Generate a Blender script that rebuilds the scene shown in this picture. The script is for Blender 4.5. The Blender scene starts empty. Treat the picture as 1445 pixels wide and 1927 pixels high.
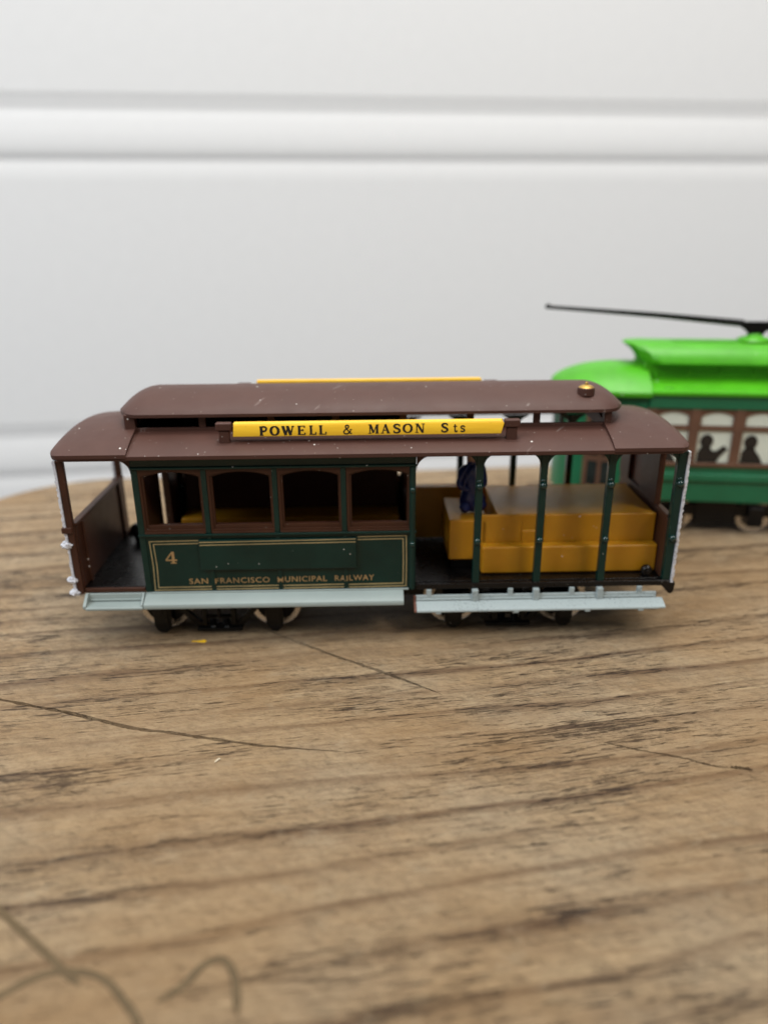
import bpy, bmesh, math, random
from mathutils import Vector, Matrix, noise
random.seed(7)
S = 0.001            # all shapes below are written in millimetres
C = bpy.context.scene.collection
scn = bpy.context.scene

# ------------------------------------------------------------------ camera
cam_d = bpy.data.cameras.new('camera'); cam = bpy.data.objects.new('camera', cam_d); C.objects.link(cam)
scn.camera = cam
cr = Vector((0.9997104, -0.02293075, -0.00730103)); cu = Vector((0.01499576, 0.35630953, 0.93424763)); cf = Vector((0.01882157, 0.93408656, -0.35655021))
m = Matrix((cr, cu, -cf)).transposed().to_4x4(); m.translation = Vector((-0.6535, -124.5375, 65.4165)) * S
cam.matrix_world = m
cam_d.sensor_fit = 'VERTICAL'; cam_d.sensor_height = 36.0; cam_d.lens = 36.0 * 1392.6 / 1927.0
cam_d.clip_start = 0.005; cam_d.clip_end = 20.0
cam_d.dof.use_dof = True; cam_d.dof.focus_distance = 0.1085; cam_d.dof.aperture_fstop = cam_d.lens / 2.3

# ------------------------------------------------------------------ light (soft room light, no sun)
w = bpy.data.worlds.new('World'); scn.world = w; w.use_nodes = True
bg = w.node_tree.nodes['Background']; bg.inputs[0].default_value = (0.95, 0.97, 1.0, 1); bg.inputs[1].default_value = 0.14
def area(name, loc, target, size, power, col):
    d = bpy.data.lights.new(name, 'AREA'); d.shape = 'RECTANGLE'; d.size, d.size_y = size[0]*S, size[1]*S; d.energy = power; d.color = col
    o = bpy.data.objects.new(name, d); C.objects.link(o); o.location = Vector(loc) * S
    o.rotation_euler = (Vector(target) - Vector(loc)).to_track_quat('-Z', 'Y').to_euler(); return o
area('ceiling_lamp', (40, 20, 1250), (0, 60, 0), (600, 400), 14.0, (1.0, 0.97, 0.92))
area('window_light', (-1050, -520, 1150), (0, 200, 60), (700, 800), 19.5, (0.86, 0.93, 1.0))
area('room_light', (750, -750, 1200), (0, 200, 60), (500, 500), 10.8, (1.0, 0.95, 0.88))
scn.view_settings.view_transform = 'Standard'; scn.view_settings.look = 'None'; scn.view_settings.exposure = 0.0; scn.view_settings.gamma = 1.0
scn.view_settings.use_curve_mapping = False
scn.cycles.max_bounces = 8; scn.cycles.diffuse_bounces = 5

# ------------------------------------------------------------------ materials
class N:
    def __init__(s, name):
        s.m = bpy.data.materials.new(name); s.m.use_nodes = True; s.t = s.m.node_tree
        s.b = s.t.nodes['Principled BSDF']; s.tc = s.t.nodes.new('ShaderNodeTexCoord')
    def new(s, typ, **kw):
        n = s.t.nodes.new(typ)
        for k, v in kw.items(): setattr(n, k, v)
        return n
    def link(s, a, b): s.t.links.new(a, b)
    def mapping(s, scale, rot=(0, 0, 0), loc=(0, 0, 0)):
        n = s.new('ShaderNodeMapping'); n.inputs['Scale'].default_value = scale; n.inputs['Rotation'].default_value = rot; n.inputs['Location'].default_value = loc
        return n
    def coords(s, scale, rot=(0, 0, 0), loc=(0, 0, 0)):
        # rotate first, then stretch, so that the streaks follow the rotated axis
        src = s.tc.outputs['Object']
        if any(rot):
            r = s.mapping((1, 1, 1), rot); s.link(src, r.inputs[0]); src = r.outputs[0]
        n = s.mapping(scale, (0, 0, 0), loc); s.link(src, n.inputs[0]); return n.outputs[0]
    def noise(s, vec, scale=1.0, detail=4.0, rough=0.55, dist=0.0):
        n = s.new('ShaderNodeTexNoise'); n.inputs['Scale'].default_value = scale; n.inputs['Detail'].default_value = detail
        n.inputs['Roughness'].default_value = rough; n.inputs['Distortion'].default_value = dist; s.link(vec, n.inputs['Vector']); return n.outputs[0]
    def ramp(s, fac, stops):
        n = s.new('ShaderNodeValToRGB'); e = n.color_ramp.elements
        while len(e) < len(stops): e.new(0.5)
        for k, (p, c) in enumerate(stops):
            e[k].position = p; e[k].color = (c, c, c, 1) if not isinstance(c, tuple) else (*c, 1)
        s.link(fac, n.inputs[0]); return n.outputs[0]
    def mix(s, fac, a, b, mode='MIX'):
        n = s.new('ShaderNodeMix', data_type='RGBA', blend_type=mode)
        for i, v in ((0, fac), (6, a), (7, b)):
            if hasattr(v, 'links'): s.link(v, n.inputs[i])
            elif i == 0: n.inputs[0].default_value = v
            else: n.inputs[i].default_value = (*v, 1)
        return n.outputs[2]
    def math(s, op, a, b=0.0, clamp=False):
        n = s.new('ShaderNodeMath', operation=op, use_clamp=clamp)
        for i, v in ((0, a), (1, b)):
            if hasattr(v, 'links'): s.link(v, n.inputs[i])
            else: n.inputs[i].default_value = v
        return n.outputs[0]
    def bump(s, h, strength, dist):
        n = s.new('ShaderNodeBump'); n.inputs['Strength'].default_value = strength; n.inputs['Distance'].default_value = dist
        s.link(h, n.inputs['Height']); s.link(n.outputs[0], s.b.inputs['Normal'])
    def specks(s, cell=1.0, keep=0.75, r=0.10):
        # dust: a few small round grains, one at most in each cell
        v = s.new('ShaderNodeTexVoronoi'); v.inputs['Scale'].default_value = 1.0
        s.link(s.coords((1000 / cell,) * 3), v.inputs['Vector'])
        sep = s.new('ShaderNodeSeparateColor'); s.link(v.outputs['Color'], sep.inputs[0])
        on = s.math('GREATER_THAN', sep.outputs[0], keep)
        rad = s.math('MULTIPLY', s.math('ADD', s.math('POWER', sep.outputs[1], 4.0), 0.18), r / cell)
        return s.math('MULTIPLY', on, s.math('LESS_THAN', v.outputs['Distance'], rad))

def plastic(name, col, rough=0.42, dust=0.0, sss=0.0, var=0.18, bump=0.06, scratch=False, spec=0.5, sub_col=None):
    n = N(name); c0 = tuple(col)
    f = n.noise(n.coords((160, 160, 160)), 1.0, 5)
    c = n.mix(n.ramp(f, [(0.3, 0.0), (0.7, 1.0)]), tuple(x * (1 - var) for x in c0), tuple(min(1, x * (1 + var)) for x in c0))
    if dust:
        c = n.mix(n.math('MULTIPLY', n.specks(1.0, 1 - dust, 0.15), 0.85), c, (0.72, 0.69, 0.64))
        c = n.mix(n.math('MULTIPLY', n.specks(0.5, 1 - dust * 0.9, 0.08), 0.55), c, (0.6, 0.57, 0.52))
    if scratch:
        q = n.noise(n.coords((900, 90, 300), (0, 0, 0.7)), 1.0, 2)
        c = n.mix(n.ramp(q, [(0.70, 0.0), (0.74, 0.22)]), c, (0.40, 0.34, 0.31))
    n.link(c, n.b.inputs['Base Color'])
    rr = n.noise(n.coords((420, 420, 420)), 1.0, 4)
    n.link(n.math('ADD', rough - 0.08, n.math('MULTIPLY', rr, 0.16)), n.b.inputs['Roughness'])
    n.b.inputs['Specular IOR Level'].default_value = spec
    if sss:
        n.b.inputs['Subsurface Weight'].default_value = sss; n.b.inputs['Subsurface Radius'].default_value = (0.0016, 0.0008, 0.0003); n.b.inputs['Subsurface Scale'].default_value = 1.0
    if bump: n.bump(n.noise(n.coords((1500, 1500, 1500)), 1.0, 3), bump, 0.0001)
    return n.m

def metal(name, col, rough=0.3):
    n = N(name); f = n.noise(n.coords((700, 700, 700)), 1.0, 4)
    n.link(n.mix(f, tuple(x * 0.7 for x in col), col), n.b.inputs['Base Color']); n.b.inputs['Metallic'].default_value = 1.0
    n.link(n.math('ADD', rough - 0.1, n.math('MULTIPLY', f, 0.25)), n.b.inputs['Roughness']); n.bump(f, 0.15, 0.0002); return n.m

def chipped(name, col, under, amount=0.5, rough=0.5):
    # brushed-on paint over darker plastic: thin spots and pin holes
    n = N(name)
    f = n.noise(n.coords((2600, 2600, 2600)), 1.0, 3, 0.7); g = n.noise(n.coords((90, 200, 200)), 1.0, 2)
    k = n.math('ADD', f, n.math('MULTIPLY', n.math('SUBTRACT', g, 0.5), 0.55))
    c = n.mix(n.ramp(k, [(amount - 0.05, 0.0), (amount + 0.06, 1.0)]), under, col)
    c = n.mix(n.math('MULTIPLY', n.specks(1.2, 0.93, 0.1), 0.8), c, (0.05, 0.05, 0.05))
    n.link(c, n.b.inputs['Base Color']); n.b.inputs['Roughness'].default_value = rough; n.bump(f, 0.25, 0.0002); return n.m

M = {}
M['brown'] = plastic('brown_plastic', (0.066, 0.027, 0.019), 0.52, dust=0.27, scratch=True, spec=0.32, var=0.08)
M['brown_in'] = plastic('brown_inner_plastic', (0.055, 0.021, 0.012), 0.45, dust=0.08, sss=0.15, spec=0.25)
M['frame'] = plastic('window_frame_brown', (0.050, 0.018, 0.009), 0.40, dust=0.30, spec=0.28)
M['green'] = plastic('dark_green_plastic', (0.0036, 0.023, 0.018), 0.24, dust=0.08, bump=0.05, spec=0.3)
M['bolt'] = plastic('glossy_green_bolt', (0.004, 0.026, 0.021), 0.14, bump=0.0, spec=0.6)
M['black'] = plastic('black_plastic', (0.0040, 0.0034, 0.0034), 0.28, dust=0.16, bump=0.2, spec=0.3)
M['truck'] = plastic('black_truck_plastic', (0.0045, 0.0045, 0.005), 0.20, dust=0.03, bump=0.05, spec=0.26)
M['amber'] = plastic('amber_plastic', (0.44, 0.20, 0.008), 0.40, dust=0.06, sss=0.35, var=0.1, spec=0.4)
M['grey'] = plastic('pale_grey_plastic', (0.285, 0.335, 0.32), 0.40, dust=0.03, var=0.06)
M['grey_paint'] = chipped('pale_grey_paint', (0.34, 0.395, 0.395), (0.23, 0.27, 0.275), 0.35)
M['white_paint'] = chipped('white_brushed_paint', (0.62, 0.63, 0.68), (0.30, 0.29, 0.31), 0.38, 0.38)
M['bare'] = plastic('bare_red_brown', (0.13, 0.045, 0.025), 0.5)
M['gold'] = plastic('gold_print', (0.42, 0.31, 0.14), 0.5, bump=0, var=0.3)
M['orange_gold'] = plastic('orange_gold_print', (0.36, 0.215, 0.085), 0.5, bump=0, var=0.3)
M['brass'] = metal('brass_paint', (0.55, 0.36, 0.10), 0.48)
M['nickel'] = metal('nickel', (0.80, 0.74, 0.66), 0.24)
M['ink'] = plastic('black_print', (0.012, 0.009, 0.007), 0.5, bump=0)
M['blue'] = plastic('dark_blue_painted_figure', (0.008, 0.019, 0.120), 0.36, dust=0.10, bump=0.25)
M['skin'] = plastic('painted_skin', (0.45, 0.25, 0.17), 0.5)
M['lime'] = plastic('bright_green_plastic', (0.060, 0.335, 0.006), 0.42, dust=0.1, scratch=False, var=0.14, sss=0.1, spec=0.35)
M['tram_green'] = plastic('tram_green_plastic', (0.010, 0.135, 0.058), 0.36, var=0.1)
M['tram_brown'] = plastic('tram_brown_paint', (0.13, 0.062, 0.036), 0.5)
M['tram_pane'] = plastic('milky_pane', (0.66, 0.70, 0.60), 0.25, var=0.03)
M['dark_pane'] = plastic('dark_pane', (0.015, 0.02, 0.018), 0.2)
M['wall'] = plastic('white_wall_paint', (0.86, 0.86, 0.86), 0.55, var=0.012, spec=0.25, bump=0.03)

def yellow():
    n = N('yellow_painted_wood')
    f = n.noise(n.coords((90, 900, 900)), 1.0, 4); c = n.mix(f, (0.72, 0.37, 0.008), (0.90, 0.58, 0.03))
    v = n.noise(n.coords((2200, 2200, 2200)), 1.0, 2); c = n.mix(n.ramp(v, [(0.70, 0.0), (0.76, 0.6)]), c, (0.35, 0.17, 0.03))
    n.link(c, n.b.inputs['Base Color']); n.b.inputs['Roughness'].default_value = 0.42; n.bump(f, 0.2, 0.0002); return n.m
M['yellow'] = yellow()

def wood():
    n = N('weathered_wood'); R = (0, 0, -math.radians(8.0))
    wob = n.noise(n.coords((5, 9, 9)), 1.0, 2)                      # slow bend of the grain
    def gr(sx, sy, loc=(0, 0, 0), bend=0.010):
        r = n.mapping((1, 1, 1), R); n.link(n.tc.outputs['Object'], r.inputs[0])
        sep = n.new('ShaderNodeSeparateXYZ'); n.link(r.outputs[0], sep.inputs[0])
        y = n.math('ADD', sep.outputs[1], n.math('MULTIPLY', wob, bend))
        cmb = n.new('ShaderNodeCombineXYZ'); n.link(sep.outputs[0], cmb.inputs[0]); n.link(y, cmb.inputs[1]); n.link(sep.outputs[2], cmb.inputs[2])
        mp = n.mapping((sx, sy, sy), (0, 0, 0), loc); n.link(cmb.outputs[0], mp.inputs[0]); return mp.outputs[0]
    mott = n.noise(n.coords((40, 70, 70)), 1.0, 5, 0.6)
    tone = n.noise(gr(14, 190), 1.0, 6, 0.65)
    fine = n.noise(gr(150, 1900), 1.0, 6, 0.72)
    speck = n.noise(n.coords((1500, 2600, 2600), R), 1.0, 4, 0.75)
    c = n.mix(n.ramp(tone, [(0.32, 0.0), (0.66, 1.0)]), (0.225, 0.140, 0.068), (0.400, 0.285, 0.160))
    c = n.mix(n.ramp(mott, [(0.40, 0.0), (0.64, 0.7)]), c, (0.370, 0.285, 0.182))
    c = n.mix(n.ramp(fine, [(0.30, 0.6), (0.52, 0.0)]), c, (0.165, 0.100, 0.058))
    c = n.mix(n.ramp(fine, [(0.55, 0.0), (0.75, 0.55)]), c, (0.43, 0.335, 0.210))
    c = n.mix(n.ramp(speck, [(0.30, 0.5), (0.48, 0.0)]), c, (0.16, 0.10, 0.065))
    rough = n.noise(n.coords((420, 800, 800), (0, 0, 0.5)), 1.0, 7, 0.78)     # fibrous, lumpy surface
    c = n.mix(1.0, c, n.ramp(rough, [(0.30, 0.62), (0.50, 1.0), (0.70, 1.28)]), 'MULTIPLY')
    # growth lines: soft brown bands every few millimetres, each fading in and out
    r = n.mapping((1, 1, 1), R); n.link(n.tc.outputs['Object'], r.inputs[0]); sep = n.new('ShaderNodeSeparateXYZ'); n.link(r.outputs[0], sep.inputs[0])
    slow = n.noise(gr(6, 30, (2, 6, 0)), 1.0, 3, 0.5)
    ph = n.math('ADD', n.math('MULTIPLY', sep.outputs[1], 165.0), n.math('MULTIPLY', slow, 3.2))
    ph = n.math('ADD', ph, n.math('MULTIPLY', n.noise(gr(60, 400, (1, 1, 0)), 1.0, 3), 0.16))
    fr = n.math('FRACT', ph)
    rl = n.math('MULTIPLY', n.ramp(fr, [(0.0, 0.0), (0.62, 0.12), (0.86, 1.0), (0.94, 0.35), (1.0, 0.0)]), n.ramp(n.noise(gr(11, 150, (3, 7, 0)), 1.0, 3), [(0.36, 0.15), (0.62, 1.0)]))
    c = n.mix(n.math('MULTIPLY', rl, 0.85), c, (0.105, 0.055, 0.028))
    # dirt held in open pores: short thin dark dashes, gathered in patches
    patch = n.noise(gr(24, 130, (5, 1, 0)), 1.0, 5, 0.65)
    pore = n.noise(gr(165, 2300, (1, 2, 0)), 1.0, 7, 0.82)
    k = n.math('ADD', pore, n.math('MULTIPLY', n.math('SUBTRACT', patch, 0.5), 0.42)); k = n.math('ADD', k, n.math('MULTIPLY', rl, 0.05))
    dk = n.ramp(k, [(0.592, 0.0), (0.618, 0.9)])
    c = n.mix(dk, c, (0.048, 0.030, 0.022))
    thin = n.noise(gr(260, 4300, (7, 3, 0)), 1.0, 5, 0.75)            # hair-fine pores, spread more evenly
    k3 = n.math('ADD', thin, n.math('MULTIPLY', n.math('SUBTRACT', patch, 0.5), 0.35))
    c = n.mix(n.ramp(k3, [(0.575, 0.0), (0.62, 0.75)]), c, (0.075, 0.046, 0.030))
    sm = n.noise(gr(80, 620, (9, 4, 0)), 1.0, 6, 0.72)
    k2 = n.math('ADD', sm, n.math('MULTIPLY', n.math('SUBTRACT', patch, 0.5), 0.8))
    c = n.mix(n.ramp(k2, [(0.68, 0.0), (0.82, 0.35)]), c, (0.085, 0.060, 0.054))
    pale = n.noise(n.coords((170, 260, 260), R), 1.0, 6, 0.72)        # pale worn spots
    c = n.mix(n.ramp(pale, [(0.56, 0.0), (0.72, 0.5)]), c, (0.42, 0.335, 0.220))
    warm = n.noise(n.coords((22, 30, 30), (0, 0, 0), (4, 2, 0)), 1.0, 2)
    c = n.mix(n.ramp(warm, [(0.45, 0.0), (0.68, 0.5)]), c, (0.31, 0.18, 0.075))
    n.link(c, n.b.inputs['Base Color'])
    n.link(n.math('SUBTRACT', 0.74, n.math('MULTIPLY', tone, 0.18)), n.b.inputs['Roughness']); n.b.inputs['Specular IOR Level'].default_value = 0.3
    h = n.math('SUBTRACT', n.math('MULTIPLY', fine, 0.8), n.math('MULTIPLY', dk, 0.9)); h = n.math('SUBTRACT', h, n.math('MULTIPLY', rl, 0.4))
    h = n.math('ADD', h, n.math('ADD', n.math('MULTIPLY', speck, 0.4), n.math('MULTIPLY', rough, 0.7)))
    n.bump(h, 1.0, 0.0006); return n.m
M['wood'] = wood()
def flat(name, col, rough=0.7):
    n = N(name); f = n.noise(n.coords((600, 600, 600)), 1.0, 3)
    n.link(n.mix(f, tuple(x * .7 for x in col), tuple(min(1, x * 1.3) for x in col)), n.b.inputs['Base Color']); n.b.inputs['Roughness'].default_value = rough; n.b.inputs['Specular IOR Level'].default_value = 0.12; return n.m
M['scorch'] = flat('scorched_line', (0.100, 0.070, 0.038))
M['crumb'] = flat('pale_crumb', (0.75, 0.66, 0.5))

# ------------------------------------------------------------------ mesh helpers
class MB:
    def __init__(s): s.b = bmesh.new()
    def verts(s, pts): return [s.b.verts.new(Vector(p) * S) for p in pts]
    def face(s, vs):
        try: return s.b.faces.new(vs)
        except ValueError: return None
    def box(s, x0, x1, y0, y1, z0, z1):
        v = s.verts([(x, y, z) for z in (z0, z1) for y in (y0, y1) for x in (x0, x1)])
        for q in ((0, 2, 3, 1), (4, 5, 7, 6), (0, 1, 5, 4), (2, 6, 7, 3), (0, 4, 6, 2), (1, 3, 7, 5)): s.face([v[i] for i in q])
        return s
    def prism(s, poly, axis, a, b):
        # poly in the two other axes, in order (x,y,z without the axis)
        def pt(p, t):
            return {'x': (t, p[0], p[1]), 'y': (p[0], t, p[1]), 'z': (p[0], p[1], t)}[axis]
        A = s.verts([pt(p, a) for p in poly]); B = s.verts([pt(p, b) for p in poly]); n = len(poly)
        s.face(A); s.face(B[::-1])
        for i in range(n): s.face([A[i], B[i], B[(i + 1) % n], A[(i + 1) % n]])
        return s
    def tube(s, pts, rad, seg=10, cap=True):
        pts = [Vector(p) for p in pts]; rr = rad if isinstance(rad, (list, tuple)) else [rad] * len(pts); rings = []
        for i, p in enumerate(pts):
            d = (pts[min(i + 1, len(pts) - 1)] - pts[max(i - 1, 0)]).normalized()
            a = d.orthogonal().normalized() if i == 0 else (a - d * a.dot(d)).normalized()
            b = d.cross(a)
            rings.append(s.verts([p + (a * math.cos(t) + b * math.sin(t)) * rr[i] for t in [2 * math.pi * k / seg for k in range(seg)]]))
        for r0, r1 in zip(rings, rings[1:]):
            for k in range(seg): s.face([r0[k], r0[(k + 1) % seg], r1[(k + 1) % seg], r1[k]])
        if cap: s.face(rings[0][::-1]); s.face(rings[-1])
        return s
    def lathe(s, c, prof, axis='y', seg=28):
        # prof: (offset along axis, radius)
        c = Vector(c); rings = []
        for off, r in prof:
            ring = []
            for k in range(seg):
                t = 2 * math.pi * k / seg; u, v = r * math.cos(t), r * math.sin(t)
                ring.append(c + {'y': Vector((u, off, v)), 'z': Vector((u, v, off)), 'x': Vector((off, u, v))}[axis])
            rings.append(s.verts(ring))
        for r0, r1 in zip(rings, rings[1:]):
            for k in range(seg): s.face([r0[k], r0[(k + 1) % seg], r1[(k + 1) % seg], r1[k]])
        s.face(rings[0][::-1]); s.face(rings[-1]); return s
    def ball(s, c, r, sc=(1, 1, 1), jit=0.0, seg=12):
        mat = Matrix.Translation(Vector(c) * S) @ Matrix.Diagonal((*[q * r * S for q in sc], 1))
        ret = bmesh.ops.create_uvsphere(s.b, u_segments=seg, v_segments=max(6, seg * 2 // 3), radius=1, matrix=mat)
        if jit:
            for v in ret['verts']: v.co += Vector((random.uniform(-1, 1), random.uniform(-1, 1), random.uniform(-1, 1))) * jit * S
        return s
    def shell(s, f, nu, nv, th):
        # f(i/nu, j/nv) -> point of the upper surface; closed below at thickness th
        T = [[None] * (nv + 1) for _ in range(nu + 1)]; B = [[None] * (nv + 1) for _ in range(nu + 1)]
        for i in range(nu + 1):
            for j in range(nv + 1):
                p = Vector(f(i / nu, j / nv)); T[i][j] = s.verts([p])[0]; B[i][j] = s.verts([p - Vector((0, 0, th))])[0]
        for i in range(nu):
            for j in range(nv):
                s.face([T[i][j], T[i + 1][j], T[i + 1][j + 1], T[i][j + 1]]); s.face([B[i][j], B[i][j + 1], B[i + 1][j + 1], B[i + 1][j]])
        for i in range(nu):
            s.face([T[i][0], B[i][0], B[i + 1][0], T[i + 1][0]]); s.face([T[i][nv], T[i + 1][nv], B[i + 1][nv], B[i][nv]])
        for j in range(nv):
            s.face([T[0][j], T[0][j + 1], B[0][j + 1], B[0][j]]); s.face([T[nu][j], B[nu][j], B[nu][j + 1], T[nu][j + 1]])
        return s
    def ribbon(s, pts, width, frame, off=0.0):
        # flat ribbon along 2-D pts; frame(u, v, off) -> 3-D point; width constant or list (full widths)
        P = [Vector((p[0], p[1])) for p in pts]; n = len(P); L = []
        for i in range(n):
            d = (P[min(i + 1, n - 1)] - P[max(i - 1, 0)]); d = d.normalized() if d.length > 0 else Vector((1, 0)); q = Vector((-d.y, d.x))
            wd = (width[i] if isinstance(width, (list, tuple)) else width) / 2
            L.append((P[i] + q * wd, P[i] - q * wd))
        V = [s.verts([frame(a.x, a.y, off), frame(b.x, b.y, off)]) for a, b in L]
        for a, b in zip(V, V[1:]): s.face([a[0], a[1], b[1], b[0]])
        return s
    def build(s, name, mat, parent=None, bevel=0.0, smooth=True, recalc=True):
        if recalc: bmesh.ops.recalc_face_normals(s.b, faces=s.b.faces[:])
        me = bpy.data.meshes.new(name); s.b.to_mesh(me); s.b.free()
        if smooth:
            for p in me.polygons: p.use_smooth = True
            me.set_sharp_from_angle(angle=math.radians(38))
        if mat: me.materials.append(M[mat] if isinstance(mat, str) else mat)
        o = bpy.data.objects.new(name, me); C.objects.link(o)
        if parent: o.parent = parent
        if bevel:
            b = o.modifiers.new('bevel', 'BEVEL'); b.width = bevel * S; b.segments = 2; b.limit_method = 'ANGLE'; b.angle_limit = math.radians(40); b.harden_normals = True
        return o
def empty(name, loc, rz=0.0):
    o = bpy.data.objects.new(name, None); C.objects.link(o); o.location = Vector(loc) * S; o.rotation_euler.z = rz; o.empty_display_size = 0.01; return o
def tag(o, label=None, cat=None, group=None, kind=None):
    for k, v in (('label', label), ('category', cat), ('group', group), ('kind', kind)):
        if v: o[k] = v
    return o
def spline(P, n=8):
    out = []; P = [Vector(p) for p in P]
    for i in range(len(P) - 1):
        p0, p1, p2, p3 = P[max(i - 1, 0)], P[i], P[i + 1], P[min(i + 2, len(P) - 1)]
        for k in range(n):
            t = k / n; out.append(0.5 * ((2 * p1) + (p2 - p0) * t + (2 * p0 - 5 * p1 + 4 * p2 - p3) * t * t + (3 * p1 - p0 - 3 * p2 + p3) * t ** 3))
    out.append(P[-1]); return out

# ================================================================== SETTING: wall behind, wooden top
wall = empty('wall', (0, 330, 0), math.radians(6.5)); tag(wall, 'plain white painted wall with two rounded horizontal mouldings', 'wall', kind='structure')
def wall_piece(name, prof, close):
    # prof: (z, out) pairs; out = towards the camera
    m_ = MB(); poly = [(-o, z) for z, o in prof] + [(close, prof[-1][0]), (close, prof[0][0])]
    m_.prism(poly, 'x', -900, 900); return m_.build(name, 'wall', wall)
def mould_profile(z0):   # z0 = top of the moulding, 40 mm high
    K = 0.17; pts = [(0, 0.0), (-1.2, -1.6), (-3.2, -2.8), (-4.6, -2.9), (-5.4, -3.6), (-6.8, -4.6), (-8.4, -4.2), (-11, -2.2), (-15, -0.2), (-19, 1.4), (-23, 2.0), (-26, 1.7), (-28.5, 0.3), (-30.2, -2.0), (-31.2, -3.4), (-32.0, -3.6), (-33.5, -2.6), (-36.0, -1.2), (-40, 0.0)]
    out = [(0.0 + z0, 0.0)] + [(z0 + p[0], p[1] * K) for p in spline([(a, b) for a, b in pts[1:]], 3)]
    return out
wall_piece('panel', [(900, 0), (132.6, 0)], 14); wall_piece('moulding', mould_profile(132.6), 14)
wall_piece('panel', [(92.6, 0), (-41, 0)], 14); wall_piece('moulding', mould_profile(-41), 14)
wall_piece('panel', [(-81, 0), (-700, 0)], 14)

def build_table():
    # slab with one rounded far corner in view; edges eased
    out = []
    R = 34.0
    corner = [(-104, 40)] + [(-104 + R - R * math.cos(t), 79 - R + R * math.sin(t)) for t in [math.radians(a) for a in range(18, 91, 8)]]
    pts = corner + [(-30, 80.6), (20, 83), (60, 86), (150, 91), (250, 92), (275, 70), (280, 0), (280, -240), (250, -262), (-90, -262), (-112, -240), (-111, -100), (-107, 0)]
    b = MB()
    rings = [(0.0, 0.0, -70), (0.0, 0.0, -3.0), (0.5, 0.5, -1.0), (1.4, 1.4, -0.25), (3.0, 3.0, 0.0)]
    cx, cy = 85, -85
    def ring(ins, z):
        res = []
        for i, p in enumerate(pts):
            a, c = Vector(pts[i - 1]), Vector(pts[(i + 1) % len(pts)]); d = (c - a).normalized(); nrm = Vector((d.y, -d.x))
            q = Vector(p); 
            if (Vector((cx, cy)) - q).dot(nrm) < 0: nrm = -nrm
            q = q + nrm * ins; res.append((q.x, q.y, z))
        return b.verts(res)
    R_ = [ring(r[0], r[2]) for r in rings]
    for r0, r1 in zip(R_, R_[1:]):
        for i in range(len(pts)): b.face([r0[i], r0[(i + 1) % len(pts)], r1[(i + 1) % len(pts)], r1[i]])
    b.face(R_[0][::-1]); b.face(R_[-1])
    t = b.build('table_top', 'wood', smooth=False)
    # drying cracks cut into the wood as real grooves
    def crack(P, wmax, depth, jit, seed):
        rnd = random.Random(seed); L = spline([(x, y) for x, y in P], 9); n = len(L); c = MB(); rows = []
        for i, p in enumerate(L):
            u = i / (n - 1); env = min(1.0, 5 * u + 0.15, 4 * (1 - u) + 0.12)
            d = (L[min(i + 1, n - 1)] - L[max(i - 1, 0)]).normalized(); q = Vector((-d.y, d.x))
            p = p + q * rnd.uniform(-jit, jit); hw = wmax * env * rnd.uniform(0.6, 1.25) / 2; dp = depth * (0.35 + 0.65 * env)
            rows.append(c.verts([(*(p + q * hw), 0.4), (*(p - q * hw), 0.4), (*(p - q * hw * 0.7), -dp), (*(p + q * hw * 0.7), -dp)]))
        for a, e in zip(rows, rows[1:]):
            for k in range(4): c.face([a[k], a[(k + 1) % 4], e[(k + 1) % 4], e[k]])
        c.face(rows[0][::-1]); c.face(rows[-1]); return c.build('crack_cutter', None, smooth=False)
    cuts = [crack([(-19.5, -9.9), (-11.4, -15.8), (-4.1, -20.9), (2.6, -25.3), (9.8, -30.5)], 0.75, 1.0, 0.09, 1),
            crack([(-62, -27.8), (-56.6, -29.5), (-44.9, -33.3), (-34.5, -37.1), (-28.2, -38.5), (-16.8, -41.3), (-5.0, -43.0)], 0.72, 1.0, 0.08, 2),
            crack([(30.5, -42.2), (34.7, -44.0), (39.8, -45.7), (43.2, -47.4), (45.6, -47.9)], 0.42, 0.6, 0.08, 3),
            crack([(45.4, -47.8), (46.4, -47.9), (47.6, -48.2), (48.1, -48.4)], 0.75, 1.2, 0.1, 4)]
    for k, cobj in enumerate(cuts):
        md = t.modifiers.new('crack', 'BOOLEAN'); md.operation = 'DIFFERENCE'; md.solver = 'EXACT'; md.object = cobj
    bpy.context.view_layer.update()
    me = bpy.data.meshes.new_from_object(t.evaluated_get(bpy.context.evaluated_depsgraph_get()))
    t.modifiers.clear(); t.data = me
    for cobj in cuts: bpy.data.objects.remove(cobj)
    tag(t, 'weathered tan wooden top with dark grain dashes and drying cracks', 'table', kind='structure')
    for P in ([(-44, -63.6), (-39.4, -67), (-34.7, -70.5), (-31.6, -72.8), (-30.2, -74.0), (-28.2, -75.3)],
              [(-41, -80.5), (-37.6, -78), (-35.2, -76.2), (-33.0, -74.6), (-30.3, -73.9), (-26.6, -74.6), (-23.7, -77.0), (-21.8, -79.2), (-20.9, -82.5)],
              [(-20.6, -77.2), (-18.5, -75.5), (-17.2, -73.7), (-15.4, -73.1), (-14.0, -74.9), (-13.5, -76.8), (-13.2, -78.6)]):
        L = spline(P, 8); n = len(L)
        MB().ribbon(L, [0.8 * min(1, 6 * (i / (n - 1)) + .3, 6 * (1 - i / (n - 1)) + .3) * random.uniform(.9, 1.1) for i in range(n)], lambda u, v, o: (u, v, o), 0.02 + 0.02 * len(t.children)).build('scorched_stroke', 'scorch', t)
    return t
table = build_table()

# ================================================================== CABLE CAR
car = empty('toy_cable_car', (0, 0, 0))
tag(car, 'brown roofed dark green model cable car with yellow roof sign on the wooden top', 'model cable car')
W = 12.8                                   # half width at the body side
CABL, CABR = -38.15, 6.75
MULL = [-37.65, -26.85, -15.72, -4.83, 6.2]
POSTS = [16.9, 27.15, 38.0]

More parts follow.
